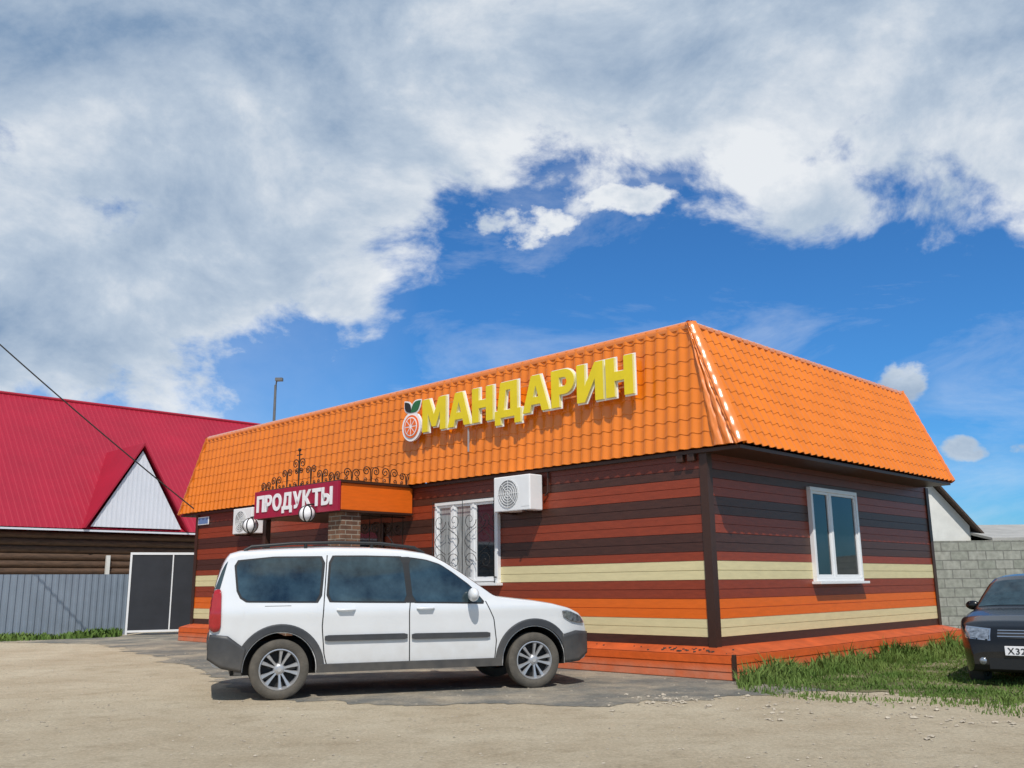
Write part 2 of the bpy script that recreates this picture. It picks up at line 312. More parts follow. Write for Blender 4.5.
for (cx,cy) in ((0,0),(0,L2),(-L1,0)):
    sx=1 if cx==0 else -1; sy=-1 if cy==0 else 1
    P=[(cx+sx*.03,cy+sy*.03),(cx+sx*.03,cy-sy*.09),(cx+sx*.012,cy-sy*.09),(cx+sx*.012,cy+sy*.012),(cx-sx*.09,cy+sy*.012),(cx-sx*.09,cy+sy*.03)]
    b=MB(); b.prism([(x,y,.36) for x,y in P],(0,0,2.51)); b.obj('corner_trim','brown',shop)
pf,ps=.20,.37
b=MB()
def ring(o_,z): return [(-L1-.2,-pf-o_,z),(ps+o_,-pf-o_,z),(ps+o_,L2+.1,z),(-L1-.2,L2+.1,z)]
lev=[(0,0)]
for k in range(3):
    z0=.095*k+.01; lev+=[(0,z0),(.012,z0+.004),(.004,z0+.09)]
lev+=[(0,.297)]
b.quad_grid([ring(o_,z) for o_,z in lev],0,closed=True); pl_=b.obj('plinth','plinth',shop)
b=MB(); b.quad_grid([ring(0,.297),ring(.006,.304),[(-L1,0,.385),(0,0,.385),(0,L2,.385),(-L1,L2,.385)]],0,closed=True); b.obj('plinth_ledge','ledge',pl_)
b=MB(); b.box(ps-.015,ps+.03,-pf-.03,-pf+.015,0,.315); b.obj('plinth_corner_post','brown',shop,bevel=.004)
# roof
E0=Vector((.60,-.10,2.918));E1=Vector((-14.79,-.10,2.918));E2=Vector((.60,7.12,2.918));E3=Vector((-14.79,7.12,2.918))
R0=Vector((-.145,.03,4.68));R1=Vector((-13.85,.03,4.68));Rb=Vector((-.145,7.08,4.68));R3=Vector((-13.85,7.08,4.68))
def tiled(b,EA,EB,RA,RB,pitch=.190,row=.205):
    du=(EB-EA).normalized(); Lw=(EB-EA).length; mid=(RA-EA); upv=mid-du*mid.dot(du); Hh=upv.length; upn=upv/Hh
    n=du.cross(upn).normalized()
    sa=(RA-EA).dot(du); sb=(RB-EA).dot(du)
    cols=int(Lw/pitch*8)+1; rows=[]; ts=[]
    t=0
    while t<Hh-.001:
        for q in (0.0,.04,.35,.7,.985): 
            if t+q*row<Hh: ts.append((t+q*row,q))
        t+=row
    ts.append((Hh,1.))
    for (t,q) in ts:
        f=t/Hh; s0=sa*f; s1=Lw+(sb-Lw)*f; rr=[]
        step=.010*(1-q) if q>0 else .0
        for c in range(cols+1):
            s=Lw*c/cols; s=min(max(s,s0),s1)
            wv=.5+.5*math.sin(2*math.pi*s/pitch); wv=wv**1.2
            d=.008+step+.032*wv
            dl=-.018*(1-wv) if q<.5 else 0
            rr.append(EA+du*s+upn*(max(0,t+dl*(1 if q<.1 else .4)) if t>0 else 0)+n*d)
        rows.append(rr)
    b.quad_grid(rows)
b=MB(); tiled(b,E1,E0,R1,R0); tiled(b,E0,E2,R0,Rb); tiled(b,E3,E1,R3,R1,pitch=.4); tiled(b,E2,E3,Rb,R3,pitch=.5)
b.poly([R0,Rb,R3,R1])
roof=b.obj('roof','roof',shop,smooth=True,auto=50)
def cap(b,A,B_,n1,n2,wd=.11,lift=.04,rd=.03,sp_=.04,jit=.004):
    A=Vector(A);B_=Vector(B_);d=(B_-A).normalized()
    n1=Vector(n1).normalized();n2=Vector(n2).normalized()
    w1=d.cross(n1); w1=w1 if w1.dot(n2)<0 else -w1; w2=d.cross(n2); w2=w2 if w2.dot(n1)<0 else -w2
    rows=[]
    K=44
    for i in range(K+1):
        P=A.lerp(B_,i/K); j=jit*(math.sin(i*1.3)+.8*math.sin(i*2.9)+.6*mnoise.noise((i*.7,2,3)))
        sec=[P+w1*wd+n1*(lift-.045),P+w1*wd+n1*(lift+j)]
        for t in (.0,.2,.4,.6,.8,1.):
            nn=(n1*(1-t)+n2*t).normalized(); base=(w1*(1-t)+w2*t)*sp_; sec.append(P+base+nn*(lift+rd+j*(1-t)))
        sec+=[P+w2*wd+n2*(lift+j),P+w2*wd+n2*(lift-.045)]
        rows.append(sec)
    b.quad_grid(rows)
nf=(E0-E1).normalized().cross((R1-E1)-(E0-E1).normalized()*(R1-E1).dot((E0-E1).normalized())).normalized()
ns=(E2-E0).normalized().cross((R0-E0)-(E2-E0).normalized()*(R0-E0).dot((E2-E0).normalized())).normalized()
nl=Vector((-1.76,0,.94)).normalized(); upz=Vector((0,0,1))
for args in ((E0,R0,nf,ns,.06,.04,.03,.038,.009),(E1,R1,nf,nl,.06),(R1,R0,nf,upz,.08,.035,.015),(R0,Rb,ns,upz,.08,.035,.015),(E2,Rb,ns,Vector((0,1,.02)),.06)):
    b=MB(); cap(b,*args); b.obj('ridge_cap','rooftrim',roof,smooth=True,auto=60)
b=MB(); rows=[]
for i in range(21):
    f=i/20; P0_=Vector((.22,E0.y,E0.z)).lerp(Vector((-.15,R0.y,R0.z)),f); P1_=E0.lerp(R0,f); r_=[]
    for k in range(33):
        t=k/32; d=.040+.035*abs(math.sin(math.pi*t*2.5))+.006*math.sin(i*1.7+k*.6)+.008*mnoise.noise((i*.5,k*.3,1)); r_.append(P0_.lerp(P1_,t)+nf*d)
    rows.append(r_)
b.quad_grid(rows); b.obj('corner_flashing','rooftrim',roof,smooth=True,auto=70)
b=MB(); b.box(-14.76,.57,-.075,7.10,2.86,2.905); b.obj('soffit','brown',roof)

def window(parent,x0,x1,z0,z1,face,mull=(.5,),sill=True,glassm=('glass',)):
    def T(b_):
        if face=='side': b_.v=[(-y,x,z) for x,y,z in b_.v]
        return b_
    W=.06
    fr=MB(); yo=-.075
    fr.box(x0,x1,yo,-.002,z1-W,z1); fr.box(x0,x1,yo,-.002,z0,z0+W); fr.box(x0,x0+W,yo,-.002,z0+W,z1-W); fr.box(x1-W,x1,yo,-.002,z0+W,z1-W)
    xs=[x0+W]
    for m_ in mull:
        xm=x0+(x1-x0)*m_; fr.box(xm-.03,xm+.03,yo+.01,-.002,z0+W,z1-W); xs+=[xm-.03,xm+.03]
    xs.append(x1-W)
    root=T(fr).obj('window','white',parent,bevel=.006)
    for k in range(0,len(xs),2):
        s=MB(); a,c=xs[k],xs[k+1]; w_=.04
        s.box(a,c,yo+.02,-.004,z1-W-w_,z1-W); s.box(a,c,yo+.02,-.004,z0+W,z0+W+w_); s.box(a,a+w_,yo+.02,-.004,z0+W+w_,z1-W-w_); s.box(c-w_,c,yo+.02,-.004,z0+W+w_,z1-W-w_)
        T(s).obj('sash','white',root,bevel=.004)
        q=MB(); q.box(a+w_,c-w_,-.034,-.03,z0+W+w_,z1-W-w_); T(q).obj('pane',glassm[(k//2)%len(glassm)],root)
    if sill:
        s=MB(); s.box(x0-.04,x1+.04,-.15,-.002,z0-.04,z0-.002); T(s).obj('sill','white',root,bevel=.005)
    return root
window(shop,2.70,4.28,1.18,2.59,'side',(.40,),glassm=('glass','glass'))
fwn=window(shop,-5.40,-3.87,1.21,2.56,'front',(.30,.62),glassm=('curtain','curtain','glass'))
def spiral(cx,cz,r0,turns,a0,dirn=1,n=26,shr=.88):
    return [(cx+(r0*(1-shr*t/n))*math.cos(a0+dirn*2*math.pi*turns*t/n),cz+(r0*(1-shr*t/n))*math.sin(a0+dirn*2*math.pi*turns*t/n)) for t in range(n+1)]
b=MB(); y=-.13
for k in range(3):
    x=-5.38+k*.745; b.tube([(x,y,1.2),(x,y,2.58)],.006,5)
for z in (1.23,2.55): b.tube([(-5.4,y,z),(-3.87,y,z)],.007,5)
for k in range(2):
    x=-5.38+(k+.5)*.745
    for (dz,dd) in ((2.22,1),(1.56,-1)):
        for s_ in (-1,1):
            b.tube([(a,y-.01,c) for a,c in spiral(x+s_*.18,dz,.15,1.35,math.pi*(0 if s_<0 else 1),dd*s_)],.005,4)
            b.tube([(x+s_*(.03+.27*math.sin(t/10*math.pi)),y-.01,dz-dd*(.12+.42*t/10)) for t in range(11)],.005,4)
for x in (-5.38,-3.9):
    for z in (1.3,2.48): b.tube([(x,0,z),(x,y,z)],.01,5)
b.obj('window_grille','iron',shop)

# entrance porch with canopy
PA0,PA1,PD=-8.63,-6.05,1.54
b=MB(); b.box(PA0,PA1,-PD,-.03,2.42,2.87); can=b.obj('canopy','s_orange',shop,bevel=.01)
b=MB(); b.box(PA0-.02,PA1+.03,-PD-.03,-.03,2.871,2.90); b.obj('canopy_trim','brown',can)
b=MB(); b.box(PA0-.02,PA1+.03,-PD-.02,-.03,2.39,2.419); b.obj('canopy_trim','brown',can)
b=MB(); b.box(PA1-.42,PA1-.04,-PD+.05,-PD+.43,.0,2.388); b.obj('brick_pillar','brick',shop)
b=MB(); b.box(PA0+.06,PA0+.16,-PD+.06,-PD+.16,.0,2.388); b.obj('porch_post','brown',shop)
for (a,c) in ((PA1-.36,PA1-.10),(PA0+.10,PA0+.36)):
    b=MB(); b.box(a,c,-PD+.432,-.23,0,1.0); b.obj('porch_parapet','brick',shop)
b=MB(); b.box(PA0+.1,PA1-.1,-PD-.5,-.24,.006,.17); b.obj('entrance_step','slate',shop,bevel=.01)
b=MB(); b.box(PA0+.3,PA1-.3,-PD-.85,-PD-.502,.006,.09); b.obj('entrance_step','slate',shop,bevel=.01)
b=MB(); b.box(-7.85,-6.85,-.06,-.02,.4,2.3); dr=b.obj('door','s_dark',shop,bevel=.01)
b=MB(); b.box(-7.7,-7.0,-.066,-.061,1.2,2.15); b.obj('door_pane','glass',dr)
b=MB(); b.tube([(-6.98,-.1,1.0),(-6.98,-.1,1.35)],.015,6); b.obj('handle','chrome',dr)
b=MB()
def cscroll(P,x0,z0,w_,h,sg_,rr=.009):
    cx=x0+sg_*w_*.5; cz=z0+h-w_*.42
    sp_=spiral(cx,cz,w_*.42,1.6,math.pi if sg_>0 else 0,-sg_,26)
    stem=[(x0+(sp_[0][0]-x0)*math.sin(t/6*math.pi/2),z0+(cz-z0)*t/6) for t in range(6)]
    b.tube([P(a,c) for a,c in stem+sp_],rr,5)
    s2=spiral(x0+sg_*w_*.55,z0+w_*.24,w_*.22,1.3,-math.pi/2,sg_,18); b.tube([P(a,c) for a,c in s2],rr*.85,5)
def row(P,Lh,z0,lst):
    for (x,w_,h) in lst:
        for s_ in (-1,1): cscroll(P,x,z0,w_,h,s_)
    b.tube([P(0,z0+.01),P(Lh,z0+.01)],.012,5)
Pf=lambda x,z:(PA0+x,-PD,z)
row(Pf,PA1-PA0,2.90,[(.20,.19,.17),(.55,.19,.24),(.90,.18,.34),(1.28,.22,.50),(1.28,.14,.33),(1.66,.18,.34),(2.01,.19,.24),(2.36,.19,.17)])
b.tube([Pf(1.28,2.9),Pf(1.28,3.52)],.012,5); b.sphere(Pf(1.28,3.55),.03); b.tube([Pf(1.20,3.46),Pf(1.36,3.46)],.01,5)
row(lambda x,z:(PA1,-PD+x,z),PD,2.90,[(.2,.19,.22),(.6,.20,.28),(1.0,.20,.28),(1.36,.17,.22)])
b.obj('canopy_scrollwork','goldiron',can)
b=MB()
for k in range(5):
    y=-PD+.5+k*.24; b.tube([(PA1-.2,y,1.0),(PA1-.2,y,2.39)],.008,5)
for k in range(4):
    for z in (1.35,1.75,2.15): b.tube([(PA1-.19,-PD+.62+k*.24+a,z+c) for a,c in spiral(0,0,.11,1.5,k,1 if k%2 else -1)],.009,5)
b.tube([(PA1-.2,-PD+.43,2.36),(PA1-.2,-.03,2.36)],.012,5)
b.obj('porch_grille','goldiron',shop)
b=MB(); b.box(-13.95,-13.45,-.04,-.02,2.62,2.80); ap=b.obj('address_plate','signwhite',shop,bevel=.004)
b=MB(); b.box(-13.93,-13.47,-.044,-.0405,2.64,2.78); b.obj('plate_face','blue',ap)
for x in (-.42,-.24):
    b=MB(); b.box(x,x+.11,-.09,-.02,2.76,2.86); b.obj('alarm_box','brown',shop,bevel=.01)

Mshop=Matrix.Translation(Vector(C))@Matrix.Rotation(BY,4,'Z')
sg=thing('shop_sign',Mshop@Vector((PA0-.02,-PD-.034,2.40)),BY,'crimson board with white lettering on entrance canopy','sign')
Wd=PA1-PA0+.05
b=MB(); b.box(0,Wd,-.06,0,0,.49); bd=b.obj('board','crimson',sg,bevel=.004)
lettering('ПРОДУКТЫ',.10,Wd-.14,.11,.41,-.068,.012,('signwhite',),sg,bold=.045,gap=.06)

# rooftop letters sign: yellow faces on slightly larger white backing shapes
rs=thing('rooftop_sign',Mshop@Vector((-5.60,-.20,3.75)),BY,'yellow raised letters with fruit logo mounted on orange roof','sign')
lets=lettering('МАНДАРИН',0.05,4.64,.03,.60,-.02,.045,('yellow','yside'),rs,gap=.085,custom=True)
for lt in lets:
    xs_=[v.co.x for v in lt.data.vertices]; zs_=[v.co.z for v in lt.data.vertices]
    cx_=(min(xs_)+max(xs_))/2
# backing: same glyphs drawn with an outward offset
gw=[(max(p_[0] for p_ in GL[c][0])) for c in 'МАНДАРИН']; tot=sum(gw)+.085*7; sx_=(4.64-.05)/tot; xx=.05
for c,wg in zip('МАНДАРИН',gw):
    m=glyph_mesh(c,.05,-.035)
    co=[v.co.x for v in m.vertices]
    if max(co)-min(co)<wg:    # winding decides the sign of the offset
        D.meshes.remove(m); m=glyph_mesh(c,.05,.035)
    for v in m.vertices:
        X_,Y_,Z_=v.co; v.co=(xx+X_*sx_,.0115-Z_/.05*.008,.03+Y_*.57)
    m.materials.append(M['signwhite'])
    for p_ in m.polygons: p_.use_smooth=False
    o=D.objects.new('letter_backing',m); COL.objects.link(o); o.parent=rs
    xx+=(wg+.085)*sx_
b=MB()
for z in (.16,.48): b.box(-.5,4.6,.022,.04,z-.012,z+.012)
b.obj('mounting_rail','rooftrim',rs)
b=MB(); b.box(1.17,1.19,.0,.02,-.42,-.02); b.obj('support_rod','grey',rs)
lg=MB()
def disc(b,cx,cz,rx,rz,y0,y1,mi=0,n=28):
    b.prism([(cx+rx*math.cos(2*math.pi*k/n),y0,cz+rz*math.sin(2*math.pi*k/n)) for k in range(n)],(0,y1-y0,0),mi)
LX=-.28
disc(lg,LX,.18,.262,.262,.03,-.012); lo=lg.obj('logo_backing','signwhite',rs)
b=MB(); disc(b,LX,.18,.205,.205,-.013,-.025); b.obj('fruit','orangefruit',lo)
b=MB(); disc(b,LX,.18,.17,.17,-.026,-.030); b.obj('fruit_pith','signwhite',lo)
for k in range(8):
    b=MB()
    a0=k*math.pi/4+.06; a1=(k+1)*math.pi/4-.06
    pts=[(LX+.03*math.cos((a0+a1)/2),-.031,.18+.03*math.sin((a0+a1)/2))]+[(LX+.15*math.cos(a0+(a1-a0)*t/4),-.031,.18+.15*math.sin(a0+(a1-a0)*t/4)) for t in range(5)]
    b.prism(pts,(0,-.004,0)); b.obj('fruit_segment','orangefruit',lo)
def leaf(cx,cz,ang,l,w_,y=-.013):
    pts=[]
    for t in range(13): 
        s=t/12; pts.append((s*l,w_*math.sin(math.pi*s)))
    for t in range(11,0,-1):
        s=t/12; pts.append((s*l,-w_*math.sin(math.pi*s)))
    return [(cx+x*math.cos(ang)-z*math.sin(ang),y,cz+x*math.sin(ang)+z*math.cos(ang)) for x,z in pts]
for a_,l_,w_,mt in ((.62,.33,.085,'green'),(2.25,.27,.075,'iron')):
    b=MB(); b.prism(leaf(LX-.02-.03*math.cos(a_),.43-.03*math.sin(a_),a_,l_+.06,w_+.03,.0),(0,-.008,0)); b.obj('leaf_backing','signwhite',lo)
    b=MB(); b.prism(leaf(LX-.02,.43,a_,l_,w_,-.010),(0,-.010,0)); b.obj('logo_leaf',mt,lo)

def aircon(loc,lab):
    t=thing('air_conditioner',Mshop@Vector(loc),BY,lab,'air conditioner','air conditioners on the shop wall')
    b=MB(); b.box(0,.78,-.28,0,0,.54); bd=b.obj('casing','white',t,bevel=.015)
    b=MB(); n=24
    for rr in (.21,.17,.13,.09,.05):
        b.tube([(.32+rr*math.cos(2*math.pi*k/n),-.292,.27+rr*math.sin(2*math.pi*k/n)) for k in range(n+1)],.005,4)
    for k in range(8): a=k*math.pi/4; b.tube([(.32,-.292,.27),(.32+.22*math.cos(a),-.292,.27+.22*math.sin(a))],.004,4)
    b.obj('fan_guard','white',t)
    b=MB(); disc(b,.32,.27,.215,.215,-.281,-.284); b.obj('fan_opening','grey',t)
    b=MB(); b.box(.60,.76,-.284,-.281,.06,.5); b.obj('service_panel','white',t)
    for x in (.12,.62):
        b=MB(); b.box(x,x+.03,-.30,.07,-.03,-.001); b.obj('bracket','brown',t)
    return t
aircon((-3.665,-.07,2.28),'white outdoor air conditioner unit on striped shop wall')
aircon((-11.75,-.07,2.30),'white air conditioner unit beside the shop entrance')
b=MB(); b.tube([(-2.86,-.05,2.5),(-2.80,-.04,2.55),(-2.80,-.035,2.85)],.015,6); b.obj('coolant_pipe','brown',shop)
for x,y,z in ((PA0-.22,-PD-.02,2.30),(PA0+1.92,-PD-.20,2.38)):
    t=thing('globe_lamp',Mshop@Vector((x,y,z)),BY,'white globe lamp with dark bands below canopy sign','lamp','globe lamps at the shop entrance')
    b=MB(); b.sphere((0,-.02,0),.13,nu=20,nv=14); b.obj('globe','signwhite',t,smooth=True)
    b=MB(); n=24
    for a in (0,1.05,2.1): b.tube([(.133*math.cos(q)*math.cos(a),-.02+.133*math.cos(q)*math.sin(a),.133*math.sin(q)) for q in [2*math.pi*k/n for k in range(n+1)]],.012,5)
    b.tube([(0,-.02,.12),(0,-.02,.15),(0,.12,.17)],.014,6); b.obj('lamp_bracket','iron',t)

# ---------------------------------------------------------------- cars
def interp(x,P): return float(np.interp(x,[q[0] for q in P],[q[1] for q in P]))
class Car:
    def __init__(s,T,x0,x1,wx,ra,hw,Bz,rr,vprof,front,rear,ex=3.2):
        s.Tp=T;s.x0=x0;s.x1=x1;s.wx=wx;s.ra=ra;s.hw=hw;s.Bz=Bz;s.rr=rr;s.vp=vprof;s.fr=front;s.re=rear;s.wz=.316;s.ex=ex
    def T(s,x): return interp(x,s.Tp)
    def B(s,x):
        z=interp(x,s.Bz)
        for c in s.wx:
            d=abs(x-c)
            if d<s.ra: z=max(z,s.wz+math.sqrt(max(0,s.ra**2-d*d)))
        return z
    def plan(s,x):
        f=1
        if x>s.fr[0]: t=(x-s.fr[0])/(s.x1-s.fr[0]); f=1-s.fr[1]*t**s.fr[2]
        if x<s.re[0]: t=(s.re[0]-x)/(s.re[0]-s.x0); f=1-s.re[1]*t**s.re[2]
        return f
    def W(s,x,z): return s.hw*s.plan(x)*interp(z,s.vp)
    def S(s,x): return s.T(x)-min(interp(x,s.rr),.45*(s.T(x)-s.B(x)))
    def topz(s,x,y):
        S_=s.S(x);W_=s.W(x,S_);q=min(abs(y)/W_,1); return S_+(s.T(x)-S_)*(1-q**s.ex)**(1/s.ex)
    def inside(s,x,y,z):
        if x>s.x1 or x<s.x0: return False
        if z>s.topz(x,y): return False
        return abs(y)<=s.W(x,min(z,s.S(x)))+1e-6
    def frontx(s,y,z,back=False):
        x=s.x1 if not back else s.x0; st=-.006 if not back else .006
        for i in range(260):
            if s.inside(x,y,z): return x
            x+=st
        return x
    def body(s,parent,paint):
        xs=list(np.arange(s.x0,s.x1,.03))+[s.x1]
        for c in s.wx: xs+= [c-s.ra-.001,c-s.ra+.002,c-s.ra+.012,c+s.ra+.001,c+s.ra-.002,c+s.ra-.012]
        xs=sorted(xs); rows=[]; bott=[]
        for x in xs:
            B_=s.B(x);S_=s.S(x);T_=s.T(x);half=[]
            for i in range(25):
                z=B_+(S_-B_)*i/24; half.append((x,-s.W(x,z),z))
            W_=s.W(x,S_)
            for i in range(1,13):
                ph=i/12*math.pi/2; cy=max(math.cos(ph),0)**(2/s.ex); sz=math.sin(ph)**(2/s.ex); half.append((x,-W_*cy,S_+(T_-S_)*sz))
            row_=half+[(a,-b_,c_) for a,b_,c_ in half[-2::-1]]; rows.append(row_)
            bott.append([(x,-s.W(x,B_)+.004,B_+.004),(x,-s.W(x,B_)*.6,B_+.002),(x,0,B_+.002),(x,s.W(x,B_)*.6,B_+.002),(x,s.W(x,B_)-.004,B_+.004)])
        b=MB(); b.quad_grid(rows); b.poly(rows[0]); b.poly(rows[-1][::-1])
        o=b.obj('body',paint,parent,smooth=True,auto=38)
        b=MB(); b.quad_grid(bott); b.box(s.wx[0]-.5,s.wx[1]+.5,-.52,.52,.24,.6); b.obj('dark_underbody','dgrey',parent)  # underside plus an added inner box, coloured near-black so wheel wells look shaded
        return o
    def patch(s,top,bot,off,sgn,n=24,m=8,rc=0.):
        def rs_(P):
            P=np.array(P,float); d=np.r_[0,np.cumsum(np.hypot(*np.diff(P,axis=0).T))]; t=np.linspace(0,d[-1],n+1); return np.c_[np.interp(t,d,P[:,0]),np.interp(t,d,P[:,1])]
        A=rs_(top);B_=rs_(bot);rows=[]
        for j in range(m+1):
            r_=[]
            for i in range(n+1):
                e=min(i,n-i)/n; k=0
                if rc and e<rc: k=.5*.30*(1-math.sqrt(1-(1-e/rc)**2))
                f=k+(1-2*k)*j/m; q=A[i]*(1-f)+B_[i]*f; z=min(q[1],s.S(q[0])-.001)
                r_.append((q[0],sgn*(s.W(q[0],z)+off),z))
            rows.append(r_)
        b=MB(); b.quad_grid(rows if sgn<0 else rows[::-1]); return b
    def toppatch(s,x0,x1,f0,f1,off,n=14,m=14,bow=0.):
        rows=[]
        for i in range(n+1):
            x=x0+(x1-x0)*i/n; f=f0+(f1-f0)*i/n; r_=[]
            for j in range(m+1):
                q=-1+2*j/m; xx=x+bow*(1-q*q); y=q*s.W(xx,s.S(xx))*f
                dz=(s.T(xx+.02)-s.T(xx-.02))/.04; nn=Vector((-dz,0,1)).normalized()
                r_.append((xx+nn.x*off,y,s.topz(xx,y)+nn.z*off))
            rows.append(r_)
        b=MB(); b.quad_grid(rows); return b
    def facepatch(s,y0,y1,z0,z1,off,n=10,m=6,back=False,skew=0.):
        rows=[]
        for j in range(m+1):
            z=z0+(z1-z0)*j/m; r_=[]
            for i in range(n+1):
                y=y0+(y1-y0)*i/n; zz=z+skew*(abs(y)-min(abs(y0),abs(y1))); x=s.frontx(y,zz,back); sg_=-1 if back else 1
                hy=s.frontx(y+.02,zz,back)-s.frontx(y-.02,zz,back)
                hz_=s.frontx(y,zz+.02,back)-s.frontx(y,zz-.02,back); nrm=Vector((sg_,-sg_*hy/.04,-sg_*hz_/.04)).normalized()
                r_.append((x+nrm.x*off,y+nrm.y*off,zz+nrm.z*off))
            rows.append(r_)
        b=MB(); b.quad_grid(rows if not back else rows[::-1]); return b
def wheel(parent,x,sgn,spokes=10):
    e=D.objects.new('wheel',None); COL.objects.link(e); e.parent=parent; e.location=(x,sgn*.755,.316); e.empty_display_size=.1
    f=sgn
    b=MB(); b.lathe_y([(.205,f*-.09),(.225,f*-.10),(.29,f*-.10),(.312,f*-.085),(.316,f*-.05),(.316,f*.05),(.312,f*.085),(.292,f*.102),(.25,f*.104),(.222,f*.098),(.207,f*.085),(.205,f*-.09)],48)
    b.obj('tyre','tyre',e,smooth=True,auto=40)
    b=MB(); b.lathe_y([(.212,f*.09),(.216,f*.098),(.205,f*.10),(.196,f*.085),(.19,f*.0),(.19,f*-.08)],48)
    b.lathe_y([(.0,f*.082),(.03,f*.082),(.05,f*.075),(.065,f*.055),(.065,f*.02)],24)
    for k in range(spokes):
        a=2*math.pi*(k+(.12 if k%2 else -.12))/spokes+math.pi/2
        p0=Vector((.04*math.cos(a),0,.04*math.sin(a))); p1=Vector((.2*math.cos(a),0,.2*math.sin(a))); dr=(p1-p0).normalized(); t=Vector((-dr.z,0,dr.x)); rows=[]
        for q,w0 in ((p0,.014),(p0.lerp(p1,.5),.015),(p1,.026)):
            yo=f*(.070+.018*((q-p0).length/(p1-p0).length)); rows.append([q-t*w0+Vector((0,yo-f*.03,0)),q-t*w0*.7+Vector((0,yo,0)),q+t*w0*.7+Vector((0,yo,0)),q+t*w0+Vector((0,yo-f*.03,0))])
        b.quad_grid(rows)
    b.obj('rim','rim',e,smooth=True,auto=35)
    b=MB(); disc(b,0,0,.188,.188,f*.0,f*.008); b.obj('brake_disc','dgrey',e)
    b=MB(); disc(b,0,0,.024,.024,f*.083,f*.087); b.obj('hub_cap','grey',e)
    return e
RY=math.radians(17.94)
car=thing('parked_car',(-2.80,11.20,0),RY,'white estate car with grey cladding and roof rails parked before shop','car')
T=[(-.745,.60),(-.742,.80),(-.738,.95),(-.725,1.09),(-.70,1.24),(-.645,1.42),(-.61,1.50),(-.565,1.56),(-.46,1.592),(-.2,1.608),(0,1.618),(.5,1.636),(1.0,1.632),(1.35,1.61),(1.6,1.572),(1.72,1.535),(1.85,1.465),(2.05,1.335),(2.3,1.16),(2.40,1.09),(2.47,1.06),(2.6,1.045),(2.9,1.01),(3.15,.97),(3.38,.915),(3.52,.855),(3.60,.78),(3.645,.66),(3.655,.50)]
Bz=[(-.745,.44),(-.68,.36),(-.5,.33),(-.41,.30),(.41,.27),(2.49,.27),(3.33,.27),(3.5,.28),(3.62,.32),(3.655,.38)]
vp=[(.2,.955),(.35,.975),(.5,.982),(.68,.985),(.80,.990),(.90,1.0),(.94,.998),(.99,.984),(1.06,.968),(1.30,.922),(1.48,.885),(1.6,.85)]
c1=Car(T,-.745,3.655,(0,2.905),.385,.875,Bz,[(-.745,.04),(-.5,.08),(-.3,.09),(1.6,.09),(1.9,.07),(2.3,.05),(2.6,.05),(3.4,.05),(3.655,.04)],vp,(3.0,.26,2.6),(-.50,.09,2.2),4.5)
c1.body(car,'paint')
WIN=[ ([(-.50,1.46),(-.1,1.50),(.435,1.505)],[(-.455,1.10),(-.36,1.04),(.395,1.025)]),
      ([(.53,1.51),(.9,1.51),(1.335,1.50)],[(.50,1.030),(.9,1.018),(1.385,1.008)]),
      ([(1.405,1.493),(1.6,1.470),(1.78,1.415),(1.92,1.325),(2.12,1.18)],[(1.455,1.006),(1.8,.998),(2.29,.985)])]
for t_,b_ in WIN:
    for s_ in (-1,1):
        cx=np.mean([q[0] for q in t_+b_]); cz=np.mean([q[1] for q in t_+b_]); L_=max(q[0] for q in t_+b_)-min(q[0] for q in t_+b_)
        ex=lambda P:[(cx+(x-cx)*(1+.035/L_*1.6),cz+(z-cz)*1.07) for x,z in P]
        c1.patch(ex(t_),ex(b_),.0025,s_,rc=.05).obj('window_seal','seal',car,smooth=True)
        c1.patch(t_,b_,.0055,s_,rc=.05).obj('side_window','cglass',car,smooth=True)
